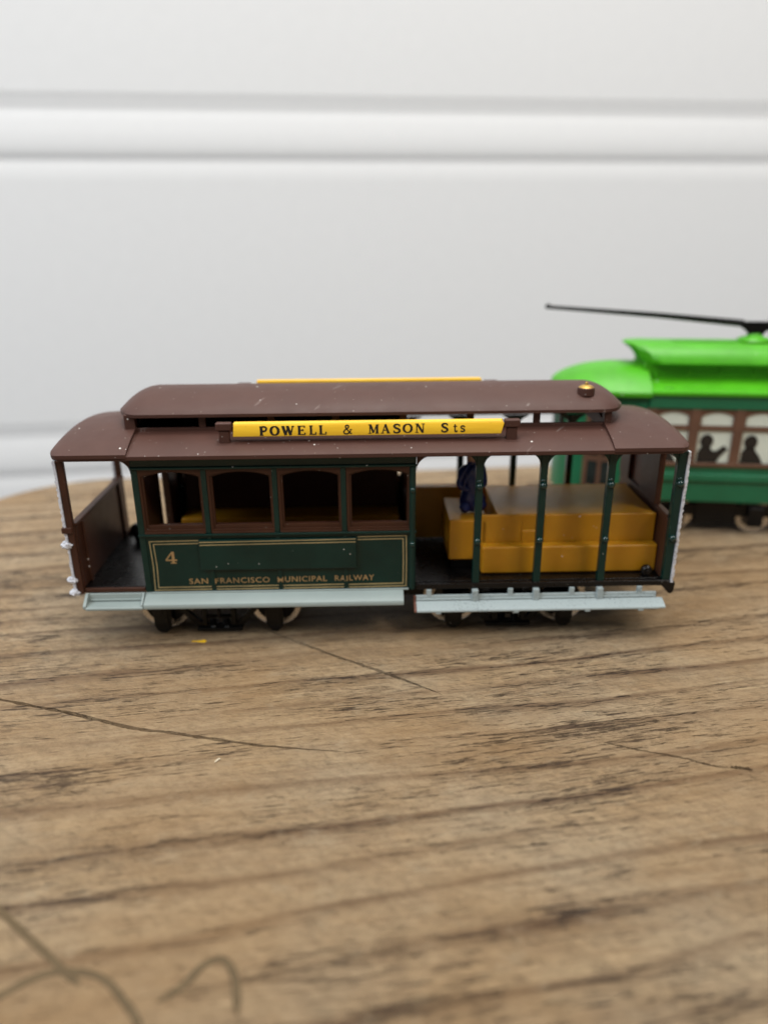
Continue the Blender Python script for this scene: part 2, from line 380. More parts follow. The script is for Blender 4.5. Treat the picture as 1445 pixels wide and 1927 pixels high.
# --- floor and sill
MB().box(-48.8, 48.9, -12.2, 12.2, 9.0, 9.9).build('floor', 'black', car, 0.12)
for s in (-1, 1):
    a, b = sorted((s * 12.25, s * 12.95))
    MB().box(6.9, 49.0, a, b, 8.75, 9.75).build('sill_beam', 'black', car, 0.12)
    m_ = MB(); m_.box(-48.4, -38.3, *sorted((s * 12.25, s * 12.8)), 9.1, 9.85); m_.build('platform_edge', 'brown_in', car, 0.1)
# underframe between the trucks, keeps the daylight out under the floor
MB().box(-47, 47.5, -8.2, 8.2, 7.6, 8.98).box(-12, 9, -6, 6, 4.2, 7.6).build('underframe', 'truck', car, 0.15)

# --- cabin sides
def arch_opening(x0, x1, z0, zs, zt, n=12):
    # opening outline: flat sill, straight jambs to zs, shallow arch to zt
    return [(x0, z0), (x1, z0), (x1, zs)] + [(x1 + (x0 - x1) * k / n, zs + (zt - zs) * math.sin(math.pi * k / n) ** 0.75) for k in range(1, n)] + [(x0, zs)]
def framed(mb, outer, inner, axis, a, b):
    # plate with a hole: both outlines have the same point count
    def pt(p, t): return {'y': (p[0], t, p[1]), 'x': (t, p[0], p[1])}[axis]
    V = [[mb.verts([pt(p, t) for p in L]) for L in (outer, inner)] for t in (a, b)]; n = len(outer)
    for i in range(n):
        j = (i + 1) % n
        mb.face([V[0][0][i], V[0][0][j], V[0][1][j], V[0][1][i]]); mb.face([V[1][0][j], V[1][0][i], V[1][1][i], V[1][1][j]])
        mb.face([V[0][0][i], V[1][0][i], V[1][0][j], V[0][0][j]]); mb.face([V[0][1][j], V[1][1][j], V[1][1][i], V[0][1][i]])
def outer_for(inner, x0, x1, z0, z1):
    xs0, xs1 = min(p[0] for p in inner), max(p[0] for p in inner); out = []
    for k, p in enumerate(inner):
        if k == 0: out.append((x0, z0))
        elif k == 1: out.append((x1, z0))
        elif k == 2: out.append((x1, z1 - 0.02))
        elif k == len(inner) - 1: out.append((x0, z1 - 0.02))
        else: out.append((x0 + (x1 - x0) * (p[0] - xs0) / (xs1 - xs0), z1))
    return out
for s in (-1, 1):
    side = MB()
    def yb(d0, d1): return sorted((s * (W + d0), s * (W + d1)))
    side.box(CABL, CABR, *yb(-0.9, -0.1), 9.0, 19.3)                          # lower panel
    side.box(CABL - .02, CABR + .02, *yb(-0.9, -0.02), 30.05, 32.3)           # letter board
    wall_o = side.build('cabin_side', 'green', car, 0.1)
    MB().box(CABL - .1, CABR + .1, *yb(-0.01, 0.38), 30.45, 30.85).build('bead', 'green', wall_o, 0.12)
    MB().box(CABL - .1, CABR + .1, *yb(-0.09, 0.30), 19.05, 19.5).build('sill_rail', 'green', wall_o, 0.12)
    for k, x in enumerate(MULL):
        hw = 0.52 if k in (0, 4) else 0.42
        MB().box(x - hw, x + hw, *yb(-0.95, 0.12), 19.52 if k not in (0, 4) else 9.0, 30.43).build('mullion', 'green', wall_o, 0.12)
        if k in (1, 2, 3): MB().box(x - .35, x + .35, *yb(-0.09, 0.10), 9.9, 19.03).build('rib', 'green', wall_o, 0.1)
    # round corner post beside the open section, with its bolts
    MB().tube([(6.2, s * (W + .15), 9.0), (6.2, s * (W + .15), 30.4)], 0.42, 10).build('corner_bead', 'green', wall_o)
    for z in (26.65, 17.25): MB().ball((6.2, s * (W + .55), z), 0.5).build('bolt', 'bolt', wall_o)
    # raised board across the lower panel
    brd = MB().box(-28.65, -3.0, *yb(0.11, 0.42), 13.05, 18.45).build('name_board', 'green', wall_o, 0.22)
    # window frames
    for k in range(4):
        x0, x1 = MULL[k] + .55, MULL[k + 1] - .45
        inner = arch_opening(x0 + .7, x1 - .42, 20.9, 29.05, 29.85); f1 = MB(); framed(f1, outer_for(inner, x0 - .1, x1 + .1, 19.52, 30.44), inner, 'y', *yb(-0.85, -0.25))
        fr = f1.build('window_frame', 'frame', car, 0.06)
        inner2 = arch_opening(x0 + .32, x1 - .18, 20.25, 29.25, 30.05); f2 = MB(); framed(f2, outer_for(inner2, x0 - .1, x1 + .1, 19.53, 30.43), inner2, 'y', *yb(-0.24, 0.0)); f2.build('window_trim', 'frame', fr, 0.05)
        MB().box(x0, x1, *yb(0.01, 0.16), 19.52, 19.85).build('window_sill', 'frame', fr, 0.05)
    # gold lining, printed on the panel and running over the board
    if s < 0:
        yf = -(W - 0.1)
        g = MB(); e = 0.14
        fr_ = lambda u, v, o: (u, -(W - 0.1) - 0.012 - o, v)
        fb_ = lambda u, v, o: (u, -(W + 0.42) - 0.012 - o, v)
        for (x0, x1, z0, z1) in ((-36.65, 5.2, 9.35, 18.15), (-36.05, 4.7, 9.85, 17.65)):
            zr = 0.38
            g.ribbon([(x0, z0 - .1), (x0 + .15, (z0 + z1) / 2), (x0, z1)], e, fr_, 0.0); g.ribbon([(x1, z0 + .05), (x1 + .05, (z0 + z1) / 2), (x1, z1 + zr)], e, fr_, 0.003)
            g.ribbon([(x0 - .07, z1), (-28.7, z1 + .08)], e, fr_, 0.006); g.ribbon([(-2.75, z1 + .32), (x1 + .07, z1 + zr)], e, fr_, 0.006)
            g.ribbon([(-28.5, z1 - .06), (-3.05, z1 + .14)], e, fb_, 0.0)
            for (xa, xb) in ((x0 - .1, -27.25), (-26.45, -16.1), (-15.3, -5.2), (-4.4, x1 + .1)):
                g.ribbon([(xa, z0 - .02), (xb, z0 + .06 * (xb + 38) / 40)], e * 1.2, fr_, 0.009)
        g.build('gold_lining', 'gold', wall_o, smooth=False, recalc=False)
CARSIDE = [o for o in car.children if o.name.startswith('cabin_side')][0]

# printed words
def word_mesh(mb, word, x0, x1, z0, z1, frame, bold=0.012):
    cu_ = bpy.data.curves.new('word', 'FONT'); cu_.body = word; cu_.size = 1.0; cu_.offset = bold * .5; cu_.resolution_u = 3; cu_.space_character = 1.12
    to = bpy.data.objects.new('word', cu_); C.objects.link(to); bpy.context.view_layer.update()
    me = bpy.data.meshes.new_from_object(to.evaluated_get(bpy.context.evaluated_depsgraph_get()))
    xs = [v.co.x for v in me.vertices]; ys = [v.co.y for v in me.vertices]; ax, bx, ay, by = min(xs), max(xs), min(ys), max(ys)
    V = [mb.verts([frame(x0 + (v.co.x - ax) / (bx - ax) * (x1 - x0), z0(x0 + (v.co.x - ax) / (bx - ax) * (x1 - x0)) + (v.co.y - ay) / (by - ay) * z1, 0.0)])[0] for v in me.vertices]
    for p in me.polygons: mb.face([V[i] for i in p.vertices])
    bpy.data.objects.remove(to); bpy.data.meshes.remove(me); bpy.data.curves.remove(cu_)
t_ = MB(); pxx = lambda q: -30.8 + (q - 357) * 0.08836
for wd, a, b in (('SAN', 356, 391), ('FRANCISCO', 405, 507), ('MUNICIPAL', 522, 615), ('RAILWAY', 630, 704)):
    word_mesh(t_, wd, pxx(a), pxx(b), lambda x: 10.38 + (x + 30.8) * 0.0063, 1.0, lambda u, v, o: (u, -(W - 0.1) - (0.215 if any(abs(u - q) < .36 for q in MULL[1:4]) else 0.012), v))
t_.build('lettering', 'orange_gold', CARSIDE, smooth=False, recalc=False)

# serif letters drawn stroke by stroke, in a box of height 1
def glyph(ch):
    st = []
    bar = lambda x0, z0, x1, z1, w_: st.append(([(x0, z0), (x1, z1)], w_))
    cur = lambda P, w_: st.append((spline(P, 6), w_))
    sf = lambda x0, x1, z: bar(x0, z, x1, z, .07)
    if ch == 'P':
        bar(.22, 0, .22, 1, .20); sf(.02, .46, .035); sf(.02, .3, .965); cur([(.25, .95), (.55, .95), (.76, .86), (.80, .71), (.72, .56), (.5, .47), (.25, .47)], .13); return st, .85
    if ch == 'O':
        n = 28; st.append(([(.5 + .41 * math.cos(2 * math.pi * k / n), .5 + .46 * math.sin(2 * math.pi * k / n)) for k in range(n + 1)], [.09 + .11 * abs(math.cos(2 * math.pi * k / n)) for k in range(n + 1)])); return st, 1.0
    if ch == 'W':
        bar(.1, 1, .38, 0, .19); bar(.38, 0, .6, .95, .09); bar(.56, 1, .86, 0, .19); bar(.86, 0, 1.1, 1, .09); sf(-.03, .28, .965); sf(.43, .72, .965); sf(.97, 1.24, .965); return st, 1.2
    if ch == 'E':
        bar(.2, 0, .2, 1, .18); sf(.02, .8, .04); sf(.02, .78, .96); bar(.2, .52, .6, .52, .08); bar(.78, .78, .78, .99, .09); bar(.82, .01, .82, .25, .09); bar(.6, .4, .6, .64, .08); return st, .88
    if ch == 'L':
        bar(.22, 0, .22, 1, .18); sf(.02, .8, .04); sf(.02, .44, .965); bar(.8, .01, .8, .3, .09); return st, .85
    if ch == '&':
        cur([(.98, .08), (.78, .1), (.5, .46), (.3, .72), (.32, .9), (.48, .97), (.62, .86), (.56, .68), (.3, .5), (.1, .3), (.16, .08), (.42, .02), (.68, .16), (.86, .42)], .12); sf(.72, 1.0, .5); return st, 1.0
    if ch == 'M':
        bar(.16, 0, .16, 1, .09); bar(.2, 1, .54, .08, .18); bar(.54, .08, .88, 1, .08); bar(.92, 0, .92, 1, .19); sf(.0, .34, .035); sf(.72, 1.1, .035); sf(.0, .28, .965); sf(.86, 1.1, .965); return st, 1.1
    if ch == 'A':
        bar(.14, 0, .48, 1, .09); bar(.46, 1, .82, 0, .19); bar(.26, .34, .68, .34, .08); sf(-.02, .32, .035); sf(.62, 1.0, .035); return st, .98
    if ch == 'S':
        P = spline([(.72, .74), (.68, .88), (.46, .95), (.22, .88), (.17, .72), (.32, .58), (.58, .46), (.74, .30), (.66, .11), (.42, .04), (.2, .1), (.13, .28)], 6)
        st.append((P, [.09 + .10 * math.sin(math.pi * k / (len(P) - 1)) for k in range(len(P))])); bar(.74, .7, .74, .97, .07); bar(.12, .03, .12, .3, .07); return st, .85
    if ch == 'N':
        bar(.18, 0, .18, 1, .09); bar(.2, 1, .84, .02, .19); bar(.86, 0, .86, 1, .09); sf(0, .36, .035); sf(0, .26, .965); sf(.68, 1.04, .965); return st, 1.0
    if ch == 't':
        cur([(.3, .86), (.3, .4), (.32, .12), (.46, .05), (.62, .14)], .14); bar(.08, .62, .58, .62, .08); return st, .62
    if ch == 's':
        P = spline([(.56, .5), (.48, .62), (.3, .65), (.16, .56), (.2, .42), (.42, .32), (.56, .2), (.46, .07), (.28, .04), (.12, .14)], 5); st.append((P, .13)); return st, .62
    if ch == '4':
        bar(.66, 0, .66, 1, .17); bar(.62, .98, .06, .30, .09); bar(.02, .28, .98, .28, .09); sf(.42, .9, .035); return st, 1.0
def letters(mb, seq, frame):
    # seq: (char, left, right, base, height)
    for ch, a, b, z, h in seq:
        bw = 1.6 if a < -7 and ch in 'POWEL' else 1.3
        st, wd = glyph(ch)
        for k, (P, w_) in enumerate(st):
            f = lambda u, v, o: frame(a + u / wd * (b - a), z + v * h, o)
            mb.ribbon(P, [q * bw for q in w_] if isinstance(w_, list) else w_ * bw, f, 0.0018 * k)
g4 = MB(); letters(g4, [('4', -34.4, -32.45, 14.2, 2.1)], lambda u, v, o: (u, -(W - 0.1) - 0.012 - o, v)); g4.build('number', 'orange_gold', CARSIDE, smooth=False, recalc=False)

# --- cabin end walls, with a doorway at the left one
ew = MB(); 
for (y0, y1, z0, z1) in ((-11.8, -1.4, 9.9, 32), (4.6, 11.8, 9.9, 32), (-1.4, 4.6, 29.2, 32)): ew.box(-38.1, -37.5, y0, y1, z0, z1)
e1 = ew.build('cabin_end', 'brown_in', car, 0.1)
for y in (-1.7, 4.9): MB().box(-38.5, -37.2, y - .35, y + .35, 9.95, 29.5).build('door_post', 'frame', e1, 0.1)
ew = MB()
for (y0, y1, z0, z1) in ((-11.8, -3.0, 9.9, 19), (3.0, 11.8, 9.9, 19), (-11.8, 11.8, 29.4, 32), (-11.8, -10.4, 19, 29.4), (10.4, 11.8, 19, 29.4), (-3.6, -2.6, 19, 29.4), (2.6, 3.6, 19, 29.4)): ew.box(5.9, 6.5, y0, y1, z0, z1)
ew.build('cabin_end', 'brown_in', car, 0.1)
# benches in the cabin
for s in (-1, 1):
    b_ = MB().box(-35.8, 4.8, *sorted((s * 4.6, s * 11.8)), 9.95, 15.4).build('cabin_bench', 'amber', car, 0.4)
    MB().box(-35.8, 4.8, *sorted((s * 9.4, s * 11.7)), 15.45, 20.2 if s < 0 else 24.2).build('bench_back', 'brown_in', b_, 0.4)
    if s > 0: MB().box(-33.0, 4.8, 10.4, 11.75, 24.25, 31.9).build('back_panel', 'brown_in', b_)
# black cabin top, and plates added inside the clerestory to block light
MB().box(-38.8, 5.8, -11.7, 11.7, 32.1, 32.5).box(-38.6, 6.2, -6.9, 6.9, 33.2, 33.5).box(-38.6, 6.2, 6.1, 6.5, 33.52, 38.0).box(-38.8, -38.3, -6.5, 6.08, 33.52, 38.0).build('ceiling_and_blockers', 'black', car)

# --- open section posts with bolts and brackets
for s in (-1, 1):
    for x in POSTS + [49.15]:
        hw = 0.58 if x < 45 else 0.72
        p = MB().box(x - hw, x + hw, *sorted((s * (W - 1.15), s * (W + .12))), 9.77, 32.4).build('post', 'green', car, 0.16)
        for z in (26.95, 17.45):
            MB().ball((x, s * (W + .2), z), 0.62).build('bolt', 'bolt', p)
        MB().ball((x - .1, s * (W + .1), 27.75), 0.42, (1, .6, .7)).build('bolt', 'bolt', p)
        for d in (-1, 1):
            if (x > 45 and d > 0): continue
            cc = [(x + d * hw, 29.9), (x + d * hw, 32.4), (x + d * (hw + 1.9), 32.4)] + [(x + d * (hw + 1.9 - 1.9 * math.sin(t)), 32.15 - 2.2 * (1 - math.cos(t))) for t in [math.radians(a) for a in (15, 30, 45, 60, 75)]]
            MB().prism(cc, 'y', *sorted((s * (W - .6), s * (W - .1)))).build('bracket', 'green', p)
    for (x, d) in ((6.85, 1), (-38.2, -1)):
        cc = [(x, 29.6), (x, 32.3), (x + d * 2.6, 32.3)] + [(x + d * (2.6 - 2.6 * math.sin(t)), 32.1 - 2.3 * (1 - math.cos(t))) for t in [math.radians(a) for a in (15, 30, 45, 60, 75)]]
        MB().prism(cc, 'y', *sorted((s * (W - .6), s * (W - .1)))).build('bracket', 'brown_in', car)

# --- open section benches: one amber moulding, stepped towards both sides
bn = empty('open_bench', (0, 0, 0)); bn.parent = car
MB().box(21.0, 48.0, -7.65, 7.65, 9.95, 20.0).build('bench_core', 'amber', bn, 0.3)
for s in (-1, 1):
    ys = lambda a, b: sorted((s * a, s * b))
    MB().box(18.2, 48.3, *ys(7.66, 9.9), 9.95, 15.0).build('seat', 'amber', bn, 0.4)
    for (x0, x1, z0, z1) in ((18.2, 25.2, 15.0, 20.05), (29.0, 48.15, 15.0, 20.05), (25.2, 29.0, 15.0, 17.2)):
        MB().box(x0, x1, *ys(7.3, 8.0), z0 - .2, z1).build('seat_back', 'amber', bn, 0.3)
MB().box(12.75, 19.4, -8.0, 3.8, 11.8, 19.2).build('grip_box', 'amber', bn, 0.35)
MB().box(13.4, 19.0, -7.2, 3.0, 9.95, 11.8).build('grip_box_base', 'black', bn, 0.2)
m_ = MB().prism([(7.3, 10.2), (16.8, 10.2), (16.8, 19.2), (16.0, 20.5), (7.3, 20.5)], 'y', 5.8, 8.0).build('far_seat', 'amber', bn, 0.25)
# small dark lump on the floor edge by the right end post
MB().lathe((46.3, -11.6, 10.75), [(0, .7), (.25, .95), (.9, .95), (1.2, .6)], 'y', 18).lathe((46.3, -12.05, 10.75), [(0, .28), (.4, .4)], 'y', 12).build('floor_knob', 'black', car)

# --- right end wall
re_ = MB(); re_.box(48.3, 48.9, -12.0, 12.0, 9.95, 20.6); dash = re_.build('end_dash', 'brown_in', car, 0.12)
MB().box(48.1, 49.1, -12.0, 12.0, 20.62, 21.3).build('dash_cap', 'brown_in', dash, 0.15)
MB().box(48.6, 48.85, -7.0, 12.0, 21.32, 32.3).build('end_panel', 'brown_in', dash)
for (y0, y1, dx) in ((-7.4, -5.3, 0.9), (-5.2, 1.3, 0.6), (6.9, 12.0, 0.7)): MB().box(48.58 - dx, 48.58, y0, y1, 21.32, 32.3).build('end_pillar', 'brown_in', dash, 0.12)
MB().box(48.2, 48.9, -12.0, -7.45, 31.0, 32.3).build('end_header', 'brown_in', dash, 0.1)
# --- left end wall: low dash with cap, posts with collars
dl = MB().box(-48.9, -48.3, -12.3, 12.3, 9.95, 20.9).build('end_dash', 'brown_in', car, 0.12)
MB().box(-49.2, -48.0, -12.5, 12.5, 20.92, 21.5).build('dash_cap', 'brown_in', dl, 0.18)
for y in (-9.5, 9.5): MB().box(-48.28, -47.9, y - .5, y + .5, 9.95, 20.9).build('dash_batten', 'brown_in', dl, 0.08)
for s in (-1, 1):
    pl = MB().box(-49.5, -48.4, *sorted((s * 12.25, s * 13.1)), 9.0, 32.4).build('end_post', 'brown_in', car, 0.14)
    MB().box(-50.25, -48.5, *sorted((s * 12.1, s * 13.4)), 20.0, 21.0).build('collar', 'brown_in', pl, 0.15)
    def rough_strip(x, z0, z1, out, name, par, wd=0.8):
        b_ = MB(); n = int((z1 - z0) / 0.33); rows = []
        for k in range(n + 1):
            z = z0 + (z1 - z0) * k / n; j = random.uniform(-.07, .12)
            rows.append(b_.verts([(x, s * 12.3, z), (x + out * (.38 + j), s * (12.35 + random.uniform(-.05, .05)), z), (x + out * (.36 + j + random.uniform(-.05, .08)), s * (12.35 + wd), z), (x, s * (12.38 + wd + random.uniform(-.06, .1)), z)]))
        for a, c in zip(rows, rows[1:]):
            for q in range(4): b_.face([a[q], a[(q + 1) % 4], c[(q + 1) % 4], c[q]])
        b_.face(rows[0]); b_.face(rows[-1][::-1]); return b_.build(name, 'white_paint', par)
    rough_strip(-49.52, 21.02, 32.2, -1, 'painted_edge', pl)
    rough_strip(-49.52, 9.2, 19.95, -1, 'painted_edge', pl)
    for z, r in ((17.9, 1.15), (11.6, 1.1), (9.3, 1.15)):
        MB().ball((-49.85, s * 12.8, z), r, (.85, .75, .55), 0.17, 14).build('rail_knob', 'white_paint', pl)
    rp = [o for o in car.children if o.name.startswith('post') and abs(sum(v.co.x for v in o.data.vertices) / len(o.data.vertices) - 0.04915) < .001 and s * o.data.vertices[0].co.y > 0][0]
    rough_strip(49.8, 9.4, 32.3, 1, 'painted_edge', rp)
    # black bumper hook under the right end
    MB().prism([(47.6, 9.7), (50.4, 9.7), (50.75, 9.1), (50.6, 7.5), (50.2, 7.2), (49.8, 7.25), (48.5, 8.7), (47.6, 8.7)], 'y', *sorted((s * 11.6, s * 13.0))).build('bumper_hook', 'black', car, 0.15)
# brake stand at the far side of the left platform
MB().tube([(-45.2, 8.2, 9.9), (-45.2, 8.2, 11.4)], .8, 10).ball((-45.2, 8.2, 11.9), 1.6, (1, 1, .85)).build('brake_stand', 'black', car)
MB().box(-48, -39, 10.6, 11.6, 9.92, 10.6).build('platform_rib', 'black', car, 0.1)

# --- steps and skirts
for s in (-1, 1):
    def P_(prof): return [(s * y, z) for y, z in prof]
    # skirt under the cabin: sloped board with a thin front edge
    sk = MB().prism(P_([(12.6, 8.95), (13.0, 8.95), (15.1, 7.85), (15.25, 7.45), (15.2, 7.0), (14.8, 7.0), (12.6, 8.3)]), 'x', -38.25, 4.75).build('skirt_board', 'grey', car, 0.12)
    MB().box(-38.1, 5.6, *sorted((s * 12.75, s * 13.15)), 8.85, 9.08).build('skirt_lip', 'grey', sk, 0.05)
    # platform step: tray with riser, tread and a raised rim
    st = MB().prism(P_([(12.4, 9.0), (13.1, 9.0), (13.25, 7.75), (15.1, 7.55), (15.3, 7.3), (15.25, 6.95), (12.4, 6.95)]), 'x', -47.75, -38.35).build('platform_step', 'grey', car, 0.1)
    MB().prism(P_([(12.9, 9.15), (13.4, 9.1), (15.2, 7.75), (15.2, 7.2), (13.0, 7.2)]), 'x', -48.15, -47.6).build('step_cheek', 'grey', st, 0.1)
    MB().prism(P_([(12.9, 9.1), (13.3, 9.05), (15.1, 7.8), (15.1, 7.2), (13.0, 7.2)]), 'x', -38.75, -38.35).build('step_cheek', 'grey', st, 0.08)
    MB().box(-47.5, -38.8, *sorted((s * 13.2, s * 13.5)), 7.85, 8.15).build('step_rib', 'grey', st, 0.06)
    # running board of the open section, hung on short struts
    rb = MB().prism(P_([(12.85, 7.75), (13.25, 7.75), (13.35, 6.9), (15.35, 6.05), (15.45, 5.75), (15.3, 5.55), (12.85, 6.4)]), 'x', 6.9, 47.6).build('running_board', 'grey_paint', car, 0.1)
    MB().prism(P_([(13.4, 6.85), (15.35, 6.05), (15.4, 5.75), (13.4, 6.3)]), 'x', 47.5, 48.6).build('board_end', 'grey_paint', rb, 0.06)
    MB().prism(P_([(12.9, 7.7), (13.3, 7.7), (13.4, 6.8), (15.3, 6.0), (15.4, 5.6), (13.0, 5.9)]), 'x', 6.45, 6.92).build('bare_end', 'bare', rb, 0.12)
    MB().box(6.95, 47.4, *sorted((s * 13.3, s * 13.55)), 6.95, 7.2).build('board_rib', 'grey_paint', rb, 0.05)
    for x in (9.05, 16.8, 22.8, 27.1, 33.2, 37.9, 44.7):
        tall = x in (16.8, 27.1, 37.9)
        MB().box(x - (.5 if tall else .42), x + (.5 if tall else .42), *sorted((s * 12.7, s * (13.75 if tall else 13.3))), 6.7 if tall else 7.3, 8.75).build('strut', 'grey_paint', rb, 0.08)
    for x in (10.5, 23.5, 35.5, 44.5): MB().box(x - .45, x + .45, *sorted((s * 15.1, s * 15.42)), 5.3, 5.7).build('board_nib', 'grey_paint', rb, 0.08)

# --- roof
def eave(x): return 33.1
def roof_main(s):
    def f(u, v):
        x = -38.2 + 75.8 * u; y = 14.4 - 7.5 * v; z = 33.05 + 2.45 * (v ** 0.92) + 0.12 * math.sin(math.pi * v); return (x, s * y, z)
    return MB().shell(f, 4, 10, 0.55).build('roof_side', 'brown', car)
for s in (-1, 1):
    r_ = roof_main(s)
    MB().box(-38.1, 37.5, *sorted((s * 13.2, s * 14.15)), 32.32, 32.75).build('eave_lip', 'brown', r_, 0.12)
def hood(d):
    X0, X1 = (37.55, 49.75) if d > 0 else (38.05, 50.1)
    def f(u, v):
        t = u; y = (2 * v - 1); yy = abs(y)
        wdt = 14.45 - 0.6 * max(0, (t - 0.86) / 0.14) ** 2.2                     # corner rounding in plan
        x = X0 + (X1 - X0) * t - (X1 - X0) * 0.05 * max(0, (yy - 0.9) / 0.1) ** 2 * (t > 0.9)
        crown = 1 - yy ** 1.75
        rise = 3.45 * (1 - t) + 1.7 * t
        drop = 0.38 * max(0, (t - 0.86) / 0.14) ** 2.5
        z = 33.38 + rise * crown + 0.25 * (1 - yy ** 8) - drop * (0.35 + crown * .65)
        return (d * x, wdt * y, z)
    h = MB().shell(f, 18, 40, 0.6).build('end_hood', 'brown', car)
    lip = MB(); 
    pts = [(X0, 1), (X1 - 1.2, 1), (X1 - .5, .93)]
    for s in (-1, 1): lip.prism([(d * X0, s * 13.3), (d * X0, s * 14.25), (d * (X1 - 1.4), s * 14.2), (d * (X1 - .55), s * 13.3)], 'z', 32.3, 32.76)
    lip.build('eave_lip', 'brown', h, 0.12)
    arc = [(-13.2 + 26.4 * k / 16) for k in range(17)]
    MB().prism([(y, 33.0 + 1.55 * (1 - (abs(y) / 14) ** 1.75)) for y in arc] + [(13.2, 32.3), (-13.2, 32.3)], 'x', *sorted((d * (X1 - 1.0), d * (X1 - .45)))).build('end_fascia', 'brown', h)
hood(-1); hood(1)
# clerestory: two posted sides, two ends and the upper roof
CP = [-27.4, -16.35, -5.95, 4.9, 15.8, 26.6]
for s in (-1, 1):
    y = lambda a, b: sorted((s * a, s * b))
    c_ = MB().box(-39.3, 38.3, *y(7.0, 7.7), 35.2, 35.85).build('clerestory_rail', 'brown', car, 0.08)
    MB().box(-39.2, 38.2, *y(7.05, 7.6), 37.6, 38.15).build('clerestory_rail', 'brown', c_, 0.06)
    for x in CP: MB().box(x - .55, x + .55, *y(7.05, 7.65), 35.86, 37.59).build('clerestory_post', 'brown', c_, 0.08)
    for x0, x1 in ((-39.75, -38.0), (37.5, 38.7)): MB().box(x0, x1, *y(6.6, 7.95), 34.7, 38.1).build('clerestory_post', 'brown', c_, 0.14)
for x0, x1 in ((-39.65, -38.9), (37.9, 38.6)): MB().box(x0, x1, -6.58, 6.58, 34.5, 38.1).build('clerestory_end', 'brown', car)
def upper(u, v):
    t = 2 * u - 1; yv = 2 * v - 1; x = 41.3 * t; ex = max(0, (abs(t) * 41.3 - 36.2) / 5.1)
    hw = 8.75 * (1 - 0.52 * ex ** 3.2); y = hw * yv
    hgt = 2.55 * (1 - 0.92 * ex ** 1.9)
    z = 38.25 + hgt * (1 - abs(yv) ** 2.1) + 0.28 * (1 - abs(yv) ** 14) * (1 - ex ** 6)
    return (x, y, z)
# finer columns towards the ends
def upper_f(u, v):
    t = 2 * u - 1; t = math.copysign(1 - (1 - abs(t)) ** 2.2, t); return upper((t + 1) / 2, v)
ur = MB().shell(upper_f, 48, 36, 0.5).build('clerestory_roof', 'brown', car)
bell = MB().lathe((34.9, -5.2, 39.9), [(0, 1.4), (1.15, 1.38), (1.25, 1.28)], 'z', 26).build('bell_base', 'brown', ur)
MB().lathe((34.9, -5.2, 41.0), [(0.0, 1.36), (0.2, 1.22), (0.45, .8), (0.56, .3), (0.7, .26), (0.92, .22), (1.0, .1)], 'z', 26).build('bell', 'brass', bell)
# roof signs on brackets
def stick(s):
    x0, x1 = (-21.7, 20.4) if s < 0 else (-20.9, 19.9); prof = [(11.75, 35.3), (11.72, 37.0), (11.45, 37.35), (10.75, 37.5), (10.5, 37.2), (10.5, 35.35)]
    if s > 0: prof = [(a - .3, b + 2.55) for a, b in prof]
    b_ = MB(); rnd = random.Random(3); nx = 2; E0 = []
    rows = []
    for k, x in enumerate((x0, x0 + .35, x1 - .35, x1)):
        rows.append(b_.verts([(x + (rnd.uniform(-.28, .28) if k in (0, 3) else 0), s * a, z) for a, z in prof]))
    for a, c in zip(rows, rows[1:]):
        for q in range(len(prof)): b_.face([a[q], a[(q + 1) % len(prof)], c[(q + 1) % len(prof)], c[q]])
    b_.face(rows[0]); b_.face(rows[-1][::-1])
    sg = b_.build('roof_sign', 'yellow', car, 0.06)
    for d, xa in ((-1, -23.3), (1, 21.9)):
        br = MB(); dz = 1.9 if s > 0 else 0
        br.box(xa - .85, xa + .85, *sorted((s * 10.6, s * 11.5)), 33.6, 36.2 + dz); br.box(xa - 1.25, xa + 1.25, *sorted((s * 10.4, s * 11.7)), 36.2 + dz, 37.45 + dz)
        br.box(*sorted((xa - d * 1.2, xa - d * 1.9)), *sorted((s * 10.7, s * 11.4)), 36.1 + dz, 36.9 + dz)
        bo = br.build('sign_bracket', 'brown', sg, 0.22)
        MB().prism([(xa - 1.3, s * 11.9), (xa + 1.3, s * 11.9), (xa + 1.3, s * 10.2), (xa - 1.3, s * 10.2)], 'z', 33.9, 34.06).build('bracket_slot', 'ink', bo)
    return sg
front_sign = stick(-1); stick(1)
SX = lambda q: -17.71 + (q - 489) * 0.0835
lt = MB(); cap = 1.46
def sz(x): return 35.44 + 0.006 * (x + 20)
seq = [('P', 489, 503), ('O', 509, 526), ('W', 531, 553.5), ('E', 560, 575), ('L', 582, 595), ('L', 600, 614), ('&', 645, 662), ('M', 692.5, 712), ('A', 716, 733), ('S', 738, 753), ('O', 757, 775), ('N', 780, 797.5), ('S', 828, 842.5), ('t', 850.5, 859.5), ('s', 863.5, 874)]
letters(lt, [(c, SX(a), SX(b), sz(SX(a)), cap) for c, a, b in seq], lambda u, v, o: (u, -11.765 - o - 0.0 + (v - 35.15) * 0.0162, v))
lt.build('sign_lettering', 'ink', front_sign, smooth=False, recalc=False)

